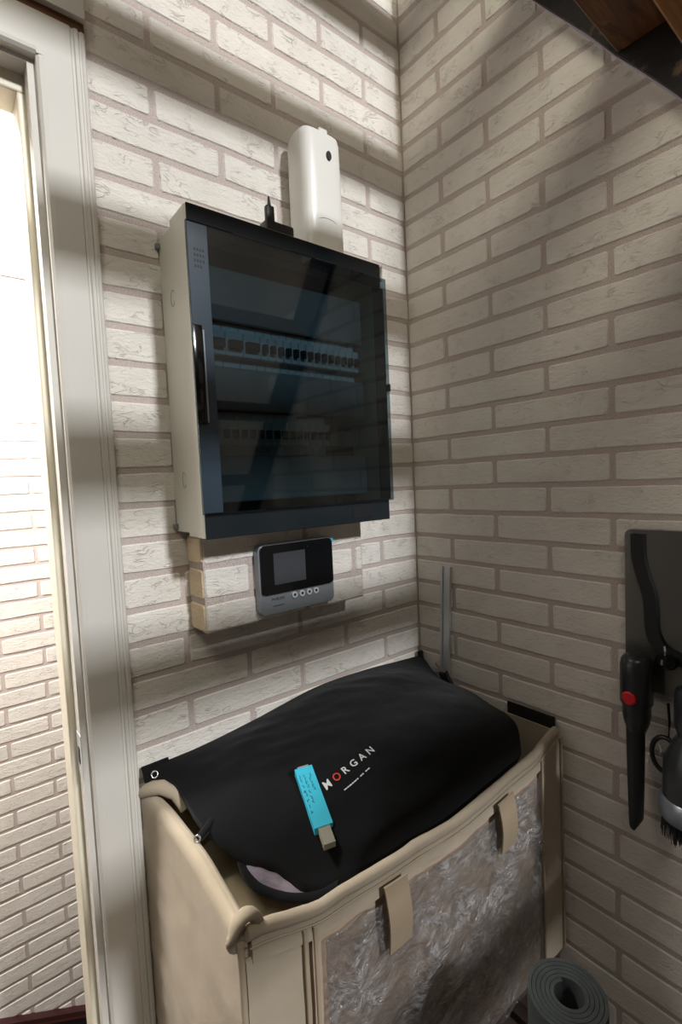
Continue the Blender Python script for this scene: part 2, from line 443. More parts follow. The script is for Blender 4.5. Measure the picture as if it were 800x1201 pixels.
# upright casing: profile in x,y
prof = [(-0.851, 0.0), (-0.851, -0.014), (-0.847, -0.018), (-0.840, -0.019), (-0.800, -0.019), (-0.798, -0.0165), (-0.795, -0.0165), (-0.793, -0.0195),
        (-0.788, -0.0195), (-0.786, -0.016), (-0.784, -0.016), (-0.782, -0.018), (-0.778, -0.017), (-0.776, -0.014), (-0.776, 0.0)]
MB().prism(prof, 2, -2.2, -0.205).build('casing', 'white_paint', d1)
MB().prism([(-0.8505, 0.0), (-0.8505, -0.019)] + prof[4:], 2, -0.205, -0.14).build('casing', 'white_paint', d1)
MB().prism([(-0.0, -0.205), (-0.014, -0.205), (-0.018, -0.201), (-0.019, -0.196), (-0.019, -0.14), (0.0, -0.14)], 0, -1.80, -0.8505).build('casing', 'white_paint', d1)
MB().box(-0.862, -0.851, 0.0, 0.035, -2.2, -0.212).build('jamb', 'white_paint', d1)
MB().box(-1.72, -0.851, 0.0, 0.035, -0.212, -0.185).build('jamb', 'white_paint', d1)
MB().bevbox(-0.874, -0.8515, 0.0355, 0.10, -2.2, -0.2395, 0.003).build('stop', 'jamb_paint', d1)
MB().bevbox(-1.72, -0.8515, 0.0355, 0.10, -0.240, -0.185, 0.003).build('stop', 'jamb_paint', d1)
sp = MB().bevbox(-0.8632, -0.8618, -0.004, 0.030, -1.395, -1.318, 0.0004, 1).build('strike_plate', 'aluminium', d1)
tag(sp, 'bent metal strike plate')
MB().box(-0.8640, -0.8630, 0.008, 0.020, -1.372, -1.343).build('latch_hole', 'hole_black', sp)
tp = empty('trim_2', -1.3, 0, -0.12, 'white panel with overhanging lip above the door frame', 'panel', kind='structure')
MB().box(-2.3, -0.776, -0.024, 0.0, -0.122, 0.7).build('panel', 'white_paint', tp)
MB().prism([(-1.9, 0.3), (-0.80, -0.05), (-0.80, -0.052), (-1.9, 0.298)], 1, -0.0255, -0.023).build('seam', 'plate_grey', tp)
MB().box(-2.3, -0.776, -0.013, 0.0, -0.138, -0.122).build('shadow_gap_strip', 'wood_brown', tp)  # brown strip painting in the dark shadow gap under the lip

# ------------------------------------------------------------------ open staircase overhead
st = empty('open_staircase', -0.5, -1.9, -2.2, 'steep open staircase of dark brown planks rising overhead', 'staircase')
RISE, RUN = 0.245, 0.1807
for k in range(-8, 4):
    y1 = -0.546 + k * RUN; z0 = -0.162 + k * RISE
    if z0 < -2.15 or z0 > 0.9: continue
    tr_ = MB().bevbox(-0.955, -0.0215, y1 - 0.165, y1, z0, z0 + 0.042, 0.003, 1).build('tread', 'wood_brown_lit' if k in (-1,) else 'wood_brown', st)
sl = lambda y: 0.067 + 1.356 * (y + 0.377)
for x0, x1 in ((-0.022, -0.0035), (-0.99, -0.955)):
    ya, yb = (-2.05, 0.0) if x0 > -0.5 else (-2.05, -0.05)
    pts = [(ya, max(-2.2, sl(ya)))]
    # slightly uneven lower edge against the wallpaper
    nn = 46
    for i in range(1, nn):
        y = ya + (yb - ya) * i / nn
        pts.append((y, sl(y) + random.uniform(-0.0025, 0.0035)))
    pts += [(yb, sl(yb)), (yb, sl(yb) + 0.20), (ya, sl(ya) + 0.20)]
    MB().prism(pts, 0, x0, x1).build('stringer', 'wood_black', st)

# torn paper edge along the stringer
rr = random.Random(11); lo = []; hi = []
for i in range(61):
    y = -1.02 + 1.0 * i / 60
    lo.append((y, sl(y) - 0.0015 - rr.uniform(0, 0.0035))); hi.append((y, sl(y) + 0.006))
MB().prism(lo + hi[::-1], 0, -0.0042, -0.0002).build('torn_paper_edge', 'torn_paper', wall_right)

# ------------------------------------------------------------------ fuse cabinet
fc = empty('fuse_cabinet', -0.455, 0, -0.989, 'white wall fuse cabinet with smoked dark blue door', 'fuse cabinet')
back = MB()
X0, X1, ZB, ZT = -0.675, -0.236, -0.985, -0.436
# back box shell and front cover shell are hollow
def shell(x0, x1, z0, z1, y0, y1, wt):
    mb = MB()
    mb.box(x0, x0 + wt, y0, y1, z0, z1).box(x1 - wt, x1, y0, y1, z0, z1)
    mb.box(x0 + wt, x1 - wt, y0, y1, z0, z0 + wt).box(x0 + wt, x1 - wt, y0, y1, z1 - wt, z1)
    return mb
sh = shell(X0 + 0.005, X1 - 0.005, ZB + 0.004, ZT - 0.004, -0.0725, -0.003, 0.006)
sh.box(X0 + 0.009, X1 - 0.009, -0.01, -0.003, ZB + 0.008, ZT - 0.008)
bx_ = sh.build('back_box', 'cab_white', fc)
for zc in (-0.56, -0.885):
    mb = MB(); ring = []
    for kk in range(25):
        a = 2 * math.pi * kk / 24
        ring.append((X0 + 0.005, -0.055 + 0.009 * math.cos(a), zc + 0.014 * math.sin(a)))
    mb.tube(ring, 0.0007, 5); mb.build('knockout', 'plate_grey', bx_)
for zc in (-0.452, -0.972):
    MB().bevbox(X0 - 0.003, X0 + 0.007, -0.010, -0.002, zc - 0.005, zc + 0.005, 0.001, 1).build('mounting_lug', 'plate_grey', bx_)
# front cover: tapered ring
mb = MB()
def ringrect(x0, x1, z0, z1, y): return [(x0, y, z0), (x1, y, z0), (x1, y, z1), (x0, y, z1)]
rs = [ringrect(X0, X1, ZB - 0.001, ZT + 0.001, -0.0745), ringrect(X0, X1, ZB - 0.001, ZT + 0.001, -0.108), ringrect(X0 + 0.001, X1 + 0.001, ZB - 0.003, ZT + 0.003, -0.134),
      ringrect(X0 + 0.004, X1 - 0.004, ZB - 0.002, ZT + 0.002, -0.139), ringrect(X0 + 0.014, X1 - 0.014, ZB + 0.008, ZT - 0.008, -0.139), ringrect(X0 + 0.014, X1 - 0.014, ZB + 0.008, ZT - 0.008, -0.0745)]
vs = [p for r in rs for p in r]; fs = []
for i in range(len(rs)):
    for k in range(4):
        a = i * 4 + k; b = i * 4 + (k + 1) % 4; i2 = (i + 1) % len(rs)
        fs.append((a, b, i2 * 4 + (k + 1) % 4, i2 * 4 + k))
mb.add(vs, fs); mb.build('front_cover', 'cab_white', fc, smooth=25)
MB().bevbox(X0 + 0.002, X1 - 0.003, -0.143, -0.1392, -0.482, ZT + 0.003, 0.001, 1).build('top_strip', 'strip_dark', fc)
MB().bevbox(X0 + 0.002, X1 - 0.001, -0.143, -0.1392, ZB - 0.004, -0.943, 0.001, 1).build('bottom_strip', 'strip_dark', fc)
MB().bevbox(-0.2355, -0.2300, -0.1425, -0.136, -0.466, -0.434, 0.001, 1).build('corner_cap', 'cab_white', fc)
lbl = MB().box(-0.345, -0.290, -0.1436, -0.143, -0.978, -0.954).build('label_plate', 'toggle_dark', fc)
# smoked door
dr = MB().bevbox(-0.6785, -0.229, -0.1505, -0.1435, -0.947, -0.464, 0.002, 2).build('door', 'smoked', fc)
MB().bevbox(-0.6780, -0.6430, -0.1516, -0.1503, -0.944, -0.468, 0.0004, 1).build('door_stile', 'stile_blue', dr)
MB().box(-0.262, -0.232, -0.1432, -0.1412, -0.944, -0.484).build('door_stile', 'strip_dark', dr)
hd = MB().bevbox(-0.680, -0.662, -0.1545, -0.150, -0.795, -0.632, 0.002, 2).build('handle', 'black_gloss', dr, smooth=30)
MB().bevbox(-0.6625, -0.6600, -0.1560, -0.150, -0.792, -0.640, 0.0006, 1).build('handle_edge', 'silver_plastic', hd)
for i in range(4):
    for jx in range(4 - (i == 3)):
        MB().box(-0.668 + jx * 0.005, -0.6655 + jx * 0.005, -0.1520, -0.1512, -0.512 - i * 0.009, -0.508 - i * 0.009).build('vent_slot', 'hole_black', dr)
MB().bevbox(-0.232, -0.2265, -0.151, -0.142, -0.706, -0.690, 0.001, 1).build('hinge', 'strip_dark', dr)
# inside: dark recess, cover plates, rows of breakers
MB().box(X0 + 0.016, X1 - 0.016, -0.045, -0.035, ZB + 0.010, ZT - 0.010).build('mounting_plate', 'recess_dark', fc)
for z0, z1 in ((-0.600, -0.505), (-0.760, -0.682), (-0.930, -0.845)):
    MB().bevbox(-0.640, -0.260, -0.100, -0.094, z0, z1, 0.002, 1).build('cover_plate', 'plate_grey', fc)
proto = {}
for zc, y_, n, x0 in ((-0.640, -0.1, 20, -0.632), (-0.802, -0.1, 14, -0.615)):
    MB().bevbox(-0.640, -0.260, -0.066, -0.058, zc - 0.018, zc + 0.018, 0.001, 1).build('rail', 'steel', fc)
    i = 0; x = x0
    while i < n:
        wd = 0.0355 if (i in (0, 2, 4) and n == 20) else 0.0177
        key = (wd, 'b')
        if key not in proto:
            b_ = MB()
            b_.bevbox(-wd / 2 + 0.0004, wd / 2 - 0.0004, -0.088, -0.062, -0.040, 0.040, 0.001, 1)
            b_.bevbox(-wd / 2 + 0.0004, wd / 2 - 0.0004, -0.104, -0.086, -0.0225, 0.0225, 0.0015, 1)
            me_b = b_.build('breaker', 'breaker_white', fc)
            L = root_loc(fc)
            t_ = MB().bevbox(-wd / 2 + 0.004, wd / 2 - 0.004, -0.113, -0.103, -0.010, 0.006, 0.001, 1).build('toggle', 'toggle_dark', fc)
            for o_ in (me_b, t_):
                o_.data.transform(Matrix.Translation((L.x, 0, L.z - OFF)))
            proto[key] = (me_b.data, t_.data)
            bpy.data.objects.remove(me_b); bpy.data.objects.remove(t_)
        md, td = proto[key]
        L = root_loc(fc)
        if x + wd > -0.262: break
        bo = bpy.data.objects.new('breaker', md); C.objects.link(bo); bo.parent = fc; bo.location = (x + wd / 2 - L.x, 0, zc + OFF - L.z)
        to = bpy.data.objects.new('toggle', td); C.objects.link(to); to.parent = bo
        x += wd; i += 2 if wd > 0.03 else 1

# ------------------------------------------------------------------ papered box under the cabinet, intercom monitor
pb = empty('papered_box', -0.457, 0, -1.172, 'shallow box papered in the brick pattern under the fuse cabinet', 'box')
MB().box(-0.652, -0.263, -0.070, -0.0035, -1.172, -0.992).build('body', 'grout', pb)
for zt, zb, joints in ((-0.993, -1.042, (-0.687, -0.422)), (-1.054, -1.108, (-0.555, -0.288)), (-1.120, -1.171, (-0.687, -0.422))):
    js = [-0.652] + [j for j in joints if -0.65 < j < -0.265] + [-0.263]
    for a, b in zip(js[:-1], js[1:]):
        a2 = a + (G / 2 if a > -0.651 else 0.001); b2 = b - (G / 2 if b < -0.264 else 0.001)
        put_brick(pb, a2, b2, zb, zt, lambda s, z: ((s, -0.070, z), 0))
    put_brick(pb, -0.069, -0.005, zb, zt, lambda s, z: ((-0.652, s, z), -math.pi / 2), mat='brick_paper_tan')

mo = empty('intercom_monitor', -0.458, -0.074, -1.158, 'black and silver video intercom monitor on papered box', 'monitor')
mx0, mx1, mz0, mz1 = -0.548, -0.366, -1.158, -1.018
def rrect(x0, x1, z0, z1, r, n=6):
    p = []
    for cx, cz, a0 in ((x1 - r, z1 - r, 0), (x0 + r, z1 - r, 90), (x0 + r, z0 + r, 180), (x1 - r, z0 + r, 270)):
        for k in range(n + 1):
            a = math.radians(a0 + 90 * k / n); p.append((cx + r * math.cos(a), cz + r * math.sin(a)))
    return p
MB().prism(rrect(mx0, mx1, mz0, mz1, 0.012), 1, -0.091, -0.0735).build('body', 'silver_plastic', mo, smooth=30)
# black upper bezel with rounded corners
poly = [p for p in rrect(mx0 + 0.003, mx1 - 0.002, mz0 - 0.05, mz1 - 0.002, 0.011) if p[1] > mz0 + 0.06] 
poly += [(mx0 + 0.003, mz0 + 0.046), (mx0 + 0.006, mz0 + 0.042), (mx0 + 0.012, mz0 + 0.040), (mx1 - 0.012, mz0 + 0.040), (mx1 - 0.005, mz0 + 0.042), (mx1 - 0.002, mz0 + 0.047)]
MB().prism(poly, 1, -0.0945, -0.0905).build('bezel', 'bezel_black', mo, smooth=30)
MB().box(-0.516, -0.440, -0.0950, -0.0944, -1.100, -1.037).build('screen', 'screen_grey', mo)
for i, bxp in enumerate((-0.4685, -0.450, -0.432, -0.4145)):
    b_ = MB(); pts = [(bxp + 0.0065 * math.cos(a * math.pi / 8), -1.128 + 0.0065 * math.sin(a * math.pi / 8)) for a in range(16)]
    bo = b_.prism(pts, 1, -0.0935, -0.0905).build('button', 'button_white', mo, smooth=30)
    MB().prism([(bxp + 0.003 * math.cos(a * math.pi / 4), -1.1275 + 0.003 * math.sin(a * math.pi / 4)) for a in range(8)], 1, -0.0939, -0.0935).build('icon', 'ink_dark', bo)
MB().box(-0.520, -0.494, -0.0914, -0.0909, -1.1435, -1.1422).build('print_line', 'ink_dark', mo)
MB().box(-0.4335, -0.4315, -0.0948, -0.0943, -1.0325, -1.0305).build('sensor', 'screen_grey', mo)
bt = MB().box(-0.366, -0.358, -0.086, -0.0738, -1.0315, -1.0215).build('blue_tab', 'blue_tape', mo); tag(bt, 'small turquoise tape tab')

def text_mesh(body, size, bold=0.0):
    cu = bpy.data.curves.new('txt', 'FONT'); cu.body = body; cu.size = size; cu.offset = bold; cu.resolution_u = 3
    o = bpy.data.objects.new('txt', cu); C.objects.link(o)
    dg = bpy.context.evaluated_depsgraph_get(); me = bpy.data.meshes.new_from_object(o.evaluated_get(dg))
    bpy.data.objects.remove(o); bpy.data.curves.remove(cu)
    vs = [v.co.copy() for v in me.vertices]; fs = [tuple(p.vertices) for p in me.polygons]
    bpy.data.meshes.remove(me)
    return vs, fs
vs, fs = text_mesh('PHILIPS', 0.0075, 0.0001)
wmax = max(p.x for p in vs)
MB().add([(-0.5225 + p.x * 0.030 / wmax, -0.0913, -1.1315 + p.y) for p in vs], fs).build('brand_print', 'ink_dark', mo, fix=False)

# ------------------------------------------------------------------ air freshener and plug on top of the cabinet
af = empty('air_freshener', -0.364, -0.06, ZT, 'white air freshener dispenser with black nozzle hole above cabinet', 'air freshener')
prof = []
def disp_section(t):
    # z from ZT to top, widths
    z = ZT + 0.0035 + t * 0.268
    return z
secs = []
for z, wx, yf in ((ZT + 0.0035, 0.0510, -0.094), (ZT + 0.03, 0.0520, -0.096), (ZT + 0.16, 0.0515, -0.097), (ZT + 0.256, 0.0505, -0.095), (ZT + 0.269, 0.048, -0.092), (ZT + 0.276, 0.043, -0.084), (ZT + 0.278, 0.034, -0.074)):
    ring = []
    yb = -0.014 if z < ZT + 0.263 else -0.022
    ym = (yf + yb) / 2; hy = (yb - yf) / 2
    for k in range(32):
        a = 2 * math.pi * k / 32; ca, sa = math.cos(a), math.sin(a); e = 0.5
        ring.append((-0.3385 + wx * math.copysign(abs(ca) ** e, ca), ym + hy * math.copysign(abs(sa) ** e, sa), z))
    secs.append(ring)
vs = [p for r in secs for p in r]; n = 32
fs = [(i * n + k, i * n + (k + 1) % n, (i + 1) * n + (k + 1) % n, (i + 1) * n + k) for i in range(len(secs) - 1) for k in range(n)]
fs += [tuple(range(n - 1, -1, -1)), tuple((len(secs) - 1) * n + k for k in range(n))]
MB().add(vs, fs).build('body', 'disp_white', af, smooth=35)
MB().prism([(-0.330 + 0.0066 * math.cos(a * math.pi / 8), -0.214 + 0.0095 * math.sin(a * math.pi / 8)) for a in range(16)], 1, -0.0980, -0.094).build('nozzle_hole', 'hole_black', af)
arc = [(-0.3385 + 0.044 * math.cos(math.pi * k / 20), -0.0964 + 0.010 * abs(math.cos(math.pi * k / 20)) ** 4, -0.375 + 0.030 * math.sin(math.pi * k / 20)) for k in range(21)]
MB().tube(arc, 0.0006, 5).build('seam', 'plate_grey', af)
MB().bevbox(-0.347, -0.325, -0.090, -0.065, ZT + 0.267, ZT + 0.2795, 0.002, 1).build('release_tab', 'disp_white', af, smooth=30)

pl = empty('usb_adapter', -0.455, -0.085, ZT, 'small black adapter with upright plug on cabinet top', 'adapter')
MB().bevbox(-0.494, -0.430, -0.10, -0.07, ZT + 0.0035, ZT + 0.047, 0.004, 2).build('body', 'black_plastic', pl, smooth=30)
MB().bevbox(-0.486, -0.468, -0.091, -0.079, ZT + 0.045, ZT + 0.080, 0.003, 2).build('plug', 'black_plastic', pl, smooth=30)
MB().lathe([(0.0045, ZT + 0.079), (0.003, ZT + 0.088), (0.002, ZT + 0.098)], -0.477, -0.085, 10).build('plug_tip', 'black_plastic', pl, smooth=30)

# ------------------------------------------------------------------ aluminium rail by the corner
al = empty('aluminium_rail', -0.012, -0.10, -2.2, 'thin aluminium channel standing in the corner behind hamper', 'rail')
zt_, zb_ = -1.134, -2.2
def shear(z): return 0.052 * (z - zt_) * -1.0
mb = MB()
for y0, y1, x0, x1 in ((-0.124, -0.106, -0.0108, -0.0038), (-0.100, -0.094, -0.0108, -0.0038), (-0.106, -0.100, -0.006, -0.0038)):
    mb.add([(x, y + (0 if z == zt_ else 0.055), z) for z in (zb_, zt_) for y in (y0, y1) for x in (x0, x1)],
           [(0, 2, 3, 1), (4, 5, 7, 6), (0, 1, 5, 4), (2, 6, 7, 3), (0, 4, 6, 2), (1, 3, 7, 5)])
mb.build('channel', 'aluminium', al)
MB().tube([(-0.018, -0.083, -1.405), (-0.022, -0.079, -1.400), (-0.020, -0.075, -1.398)], 0.003, 8).build('clip', 'brass', al)

# ------------------------------------------------------------------ laundry hamper
hm = empty('laundry_hamper', -0.39, -0.2, -2.2, 'beige fabric laundry hamper with crinkled clear front film', 'hamper')
HB = -1.96
XL, XR, YF, YB = -0.775, -0.0115, -0.402, -0.008
def interp(tab, u):
    for (a, va), (b, vb) in zip(tab[:-1], tab[1:]):
        if u <= b:
            t_ = (u - a) / (b - a); t_ = t_ * t_ * (3 - 2 * t_); return va + (vb - va) * t_
    return tab[-1][1]
def rimz(x): return interp([(-0.78, -1.447), (-0.64, -1.480), (-0.50, -1.490), (-0.36, -1.500), (-0.14, -1.486), (-0.0, -1.458)], x)
def nz(x, y, z, s=1.0): return noise.noise(Vector((x * s, y * s, z * s)))
# front panel (taupe) with soft folds
def front(u, v, dy=0.0):
    x = XL + 0.004 + (XR - XL - 0.006) * u
    z = HB + (rimz(x) - 0.004 - HB) * v
    y = YF + dy + 0.006 * nz(x, z * 0.6, 1.0, 9) * (1 - v) ** 0.4 + 0.003 * nz(x, z, 3.0, 22)
    return (x, y, z)
MB().sheet(lambda u, v: front(u, v), 40, 24, (0, 0.004, 0)).build('front_panel', 'taupe_cloth', hm, smooth=60)
# clear crinkled film over the middle
def film(u, v):
    xl = -0.655; xr = -0.098
    x = xl + (xr - xl) * u
    z = HB + 0.01 + (rimz(x) - 0.045 - HB - 0.01) * v
    p = front((x - XL - 0.004) / (XR - XL - 0.006), (z - HB) / (rimz(x) - 0.004 - HB))
    bulge = 0.006 * math.sin(math.pi * u) * math.sin(math.pi * min(1, v * 1.02))
    fold = abs(nz(x * 1.0 + z * 0.6, z * 0.45, 5.0, 16)) * 0.009 + abs(nz(x * 0.9 - z * 0.8, z, 8.0, 34)) * 0.005
    return (x, YF - 0.009 - bulge - fold + (p[1] - YF) * 0.4, z)
MB().sheet(film, 90, 70, (0, 0.0006, 0)).build('clear_film', 'film', hm, smooth='all')
# side panels: rolled in at the top
def side_left(u, v):
    # u: back to front, v: bottom to top and over the roll
    y = YB - 0.004 + (YF + 0.004 - YB) * u
    lean = -0.004 * math.sin(math.pi * u) + 0.005 * nz(y, 1, 2, 8)
    sag = 0.022 * math.sin(math.pi * u ** 0.85) ** 1.2
    top = -1.452 - 0.012 * math.sin(math.pi * u) + (0.012 if u > 0.9 else 0) * (u - 0.9) * 10
    if v <= 0.7:
        t_ = v / 0.7
        x = XL + lean * t_ + sag * max(0, t_ - 0.55) / 0.45 * 0.8 + 0.006 * nz(y, t_ * 2, 4, 6) * (1 - abs(2 * t_ - 1)) + 0.003 * nz(y * 2, t_ * 4, 4, 9)
        return (x, y, HB + (top - 0.020 - HB) * t_)
    a = (v - 0.7) / 0.3 * math.pi * 1.05
    r = 0.011 + 0.003 * math.sin(math.pi * u)
    xb = XL + lean + sag * 0.8
    return (xb + r - r * math.cos(a), y, top - 0.020 + 0.020 * math.sin(a) - (0.012 * max(0, a - 2.2)))
MB().sheet(side_left, 26, 34, (0.0035, 0, -0.0005)).build('side_panel', 'beige_cloth', hm, smooth=60)
MB().sheet(lambda u, v: (XR - 0.004, YB - 0.006 + (YF + 0.010 - YB) * u, HB + (-1.462 - HB) * v), 8, 8, (-0.0035, 0, 0)).build('side_panel', 'beige_cloth', hm, smooth=60)
MB().sheet(lambda u, v: (XL + 0.01 + (XR - XL - 0.02) * u, YB - 0.002, HB + (-1.47 - HB) * v), 8, 8, (0, -0.0035, 0)).build('back_panel', 'liner_cloth', hm, smooth=60)
MB().box(XL + 0.012, XR - 0.012, YF + 0.014, YB - 0.012, HB + 0.001, HB + 0.006).build('bottom_panel', 'liner_cloth', hm)
# inner divider and heap of liner cloth seen through the gap at the left
def liner(u, v):
    x = XL + 0.045 + 0.25 * u; y = YF + 0.02 + (YB - YF - 0.04) * v
    return (x, y, -1.62 + 0.05 * u + 0.03 * nz(x, y, 2, 9) + 0.012 * nz(x, y, 6, 26) + 0.05 * max(0, 0.2 - u))
MB().sheet(liner, 24, 24, (0, 0, -0.004)).build('inner_liner', 'liner_cloth', hm, smooth=60)
# rolled rim: front hem tube and flat hem band
rim = [(x, YF - 0.003 + 0.0015 * nz(x, 0, 0, 25), rimz(x) + 0.001 * nz(x, 2, 0, 40)) for x in [XL + 0.008 + (XR - XL - 0.016) * i / 40 for i in range(41)]]
MB().tube(rim, [0.0088 + 0.0012 * nz(p[0], 5, 5, 12) for p in rim], 12).build('rim', 'beige_cloth', hm, smooth=60)
def hem(u, v):
    x = XL + 0.012 + (XR - XL - 0.02) * u
    return (x, YF - 0.010 + 0.002 * nz(x, v, 0, 20), rimz(x) - 0.006 - 0.030 * v)
MB().sheet(hem, 40, 4, (0, 0.005, 0)).build('hem', 'beige_cloth', hm, smooth=60)
MB().tube([(p[0], YF - 0.0125, p[2] - 0.0125) for p in rim], 0.0011, 6).build('stitch_line', 'beige_piping', hm, smooth=60)
# borders left and right of the film with piping
MB().sheet(lambda u, v: (-0.090 + 0.078 * u, YF - 0.009 + 0.002 * nz(u, v * 3, 0, 2), HB + 0.004 + (rimz(-0.05) - 0.03 - HB) * v), 6, 20, (0, 0.006, 0)).build('border', 'beige_cloth', hm, smooth=60)
MB().sheet(lambda u, v: (XL + 0.004 + 0.088 * u, YF - 0.007 + 0.003 * nz(u, v * 3, 4, 2), HB + 0.004 + (rimz(-0.74) - 0.03 - HB) * v), 6, 20, (0, 0.005, 0)).build('border', 'beige_cloth', hm, smooth=60)
for xp in (-0.092, -0.012, -0.688, -0.672):
    MB().tube([(xp, YF - 0.012, HB + 0.004 + (rimz(xp) - 0.02 - HB) * i / 12) for i in range(13)], 0.0028, 8).build('piping', 'beige_piping', hm, smooth=60)
MB().tube([(XL - 0.001, YF - 0.006, HB + 0.004 + (rimz(XL) - 0.01 - HB) * i / 12) for i in range(13)], 0.0045, 8).build('piping', 'beige_piping', hm, smooth=60)
# straps
for xa, xb, zz in ((-0.553, -0.506, -1.610), (-0.262, -0.214, -1.606)):
    def strap(u, v, xa=xa, xb=xb, zz=zz):
        x = xa + (xb - xa) * u + 0.006 * (1 - v)
        zt = rimz(x) - 0.014
        return (x, YF - 0.022 - 0.006 * math.sin(math.pi * v), zz + (zt - zz) * v)
    MB().sheet(strap, 4, 12, (0, 0.003, 0)).build('strap', 'strap_cloth', hm, smooth=60)
# knotted corner loop at the front left
loop = []
for k in range(15):
    a = math.pi * (-0.15 + 1.3 * k / 14)
    loop.append((XL + 0.010 + 0.016 * math.cos(a), YF + 0.004 - 0.004 * math.sin(a), -1.452 + 0.026 * math.sin(a)))
MB().tube(loop, 0.0075, 10, flat=1.3).build('corner_loop', 'beige_cloth', hm, smooth=60)
# folded cloth over the back left corner
MB().tube([(XL + 0.004, -0.012, -1.455), (XL + 0.012, -0.030, -1.442), (XL + 0.030, -0.045, -1.440), (XL + 0.048, -0.065, -1.452), (XL + 0.055, -0.085, -1.475)], [0.010, 0.013, 0.013, 0.011, 0.008], 10).build('corner_fold', 'beige_cloth', hm, smooth=60)
bs = MB().sheet(lambda u, v: (-0.0095, -0.285 - 0.115 * u, -1.466 + 0.030 * v), 4, 2, (-0.004, 0, 0)).build('rim_strap', 'strap_black', hm); tag(bs, 'black strap along the wall side rim')
for x in (XL + 0.02, XR - 0.03):
    for y in (YF + 0.03, YB - 0.03):
        MB().tube([(x, y, -2.2), (x, y, HB + 0.003)], 0.008, 10).build('leg', 'steel', hm, smooth=60)

# ------------------------------------------------------------------ black garment bag lying across the hamper
gb = empty('garment_bag', -0.39, -0.2, -1.5, 'black fabric garment bag with white lettering lying over hamper', 'garment bag')
ctrl = [
 [(-0.769, -0.014, -1.412), (-0.656, -0.013, -1.410), (-0.531, -0.013, -1.397), (-0.373, -0.013, -1.376), (-0.230, -0.013, -1.377), (-0.110, -0.013, -1.386), (-0.012, -0.016, -1.392)],
 [(-0.728, -0.060, -1.432), (-0.630, -0.090, -1.404), (-0.500, -0.090, -1.384), (-0.365, -0.090, -1.370), (-0.225, -0.090, -1.374), (-0.115, -0.090, -1.392), (-0.030, -0.095, -1.428)],
 [(-0.722, -0.165, -1.456), (-0.632, -0.180, -1.418), (-0.500, -0.185, -1.392), (-0.370, -0.190, -1.380), (-0.240, -0.190, -1.384), (-0.130, -0.190, -1.398), (-0.036, -0.190, -1.432)],
 [(-0.685, -0.235, -1.487), (-0.606, -0.272, -1.440), (-0.485, -0.295, -1.411), (-0.365, -0.300, -1.400), (-0.250, -0.300, -1.399), (-0.150, -0.290, -1.405), (-0.062, -0.270, -1.432)],
 [(-0.646, -0.284, -1.502), (-0.585, -0.335, -1.474), (-0.530, -0.366, -1.458), (-0.420, -0.368, -1.451), (-0.290, -0.370, -1.432), (-0.200, -0.368, -1.427), (-0.105, -0.362, -1.428)],
 [(-0.627, -0.314, -1.522), (-0.582, -0.370, -1.512), (-0.525, -0.382, -1.515), (-0.415, -0.383, -1.515), (-0.290, -0.383, -1.510), (-0.200, -0.381, -1.500), (-0.105, -0.376, -1.490)],
]
NR, NC = len(ctrl), len(ctrl[0])
P = np.array(ctrl)
def cr(p0, p1, p2, p3, t): return 0.5 * ((2 * p1) + (-p0 + p2) * t + (2 * p0 - 5 * p1 + 4 * p2 - p3) * t * t + (-p0 + 3 * p1 - 3 * p2 + p3) * t ** 3)
def curve_at(arr, t):
    n = len(arr) - 1; x = min(max(t, 0), 1) * n; i = min(int(x), n - 1); f = x - i
    g = lambda k: arr[k] if 0 <= k <= n else (2 * arr[0] - arr[1] if k < 0 else 2 * arr[n] - arr[n - 1])
    return cr(g(i - 1), g(i), g(i + 1), g(i + 2), f)
def bag_top(u, v):
    rows = np.array([curve_at(P[r], u) for r in range(NR)])
    p = curve_at(rows, v)
    e = min(u, 1 - u, v * 1.2) * 6; e = max(0, min(1, e))
    x, y, z = p
    dz = 0.004 * nz(x, y * 1.3, 1.0, 11) + 0.0022 * nz(x * 0.7 + y, y, 3.0, 30)
    # two gathered creases running to the left opening
    dz += 0.010 * max(0, 1 - u * 2.6) * math.sin(26 * (y + 0.35 * x)) * (0.4 + 0.6 * v)
    dz += 0.0015 * math.sin(60 * (x - 0.6 * y)) * max(0, v - 0.55)
    return (x, y, z + dz * e)
NU, NV = 72, 48
mb = MB(); mb.grid(bag_top, NU, NV)
topv = list(mb.v); topf = list(mb.f); nt = len(topv)
bvh = BVHTree.FromPolygons([Vector(p) for p in topv], topf)
back = []
for j in range(NV + 1):
    for i in range(NU + 1):
        x, y, z = topv[j * (NU + 1) + i]; u = i / NU; v = j / NV
        th = 0.006 + 0.052 * min(1, v * 1.6) * min(1, 4 * (1 - u) + 0.1) * min(1, 0.22 + 3.0 * u)
        if v > 0.9: th = min(th, 0.03)
        back.append((x + 0.0, y + 0.004 * v, z - th))
mb.v += back
mb.f += [tuple(i + nt for i in reversed(q)) for q in topf]
ring = [i for i in range(NU + 1)] + [j * (NU + 1) + NU for j in range(1, NV + 1)] + [NV * (NU + 1) + i for i in range(NU - 1, -1, -1)] + [j * (NU + 1) for j in range(NV - 1, 0, -1)]
for a, c in zip(ring, ring[1:] + ring[:1]): mb.f.append((a, a + nt, c + nt, c))
mb.build('bag_body', 'black_cloth', gb, smooth=55)
def bag_z(x, y):
    h = bvh.ray_cast(Vector((x, y, -1.2)), Vector((0, 0, -1)))
    return h[0].z if h[0] is not None else -1.43
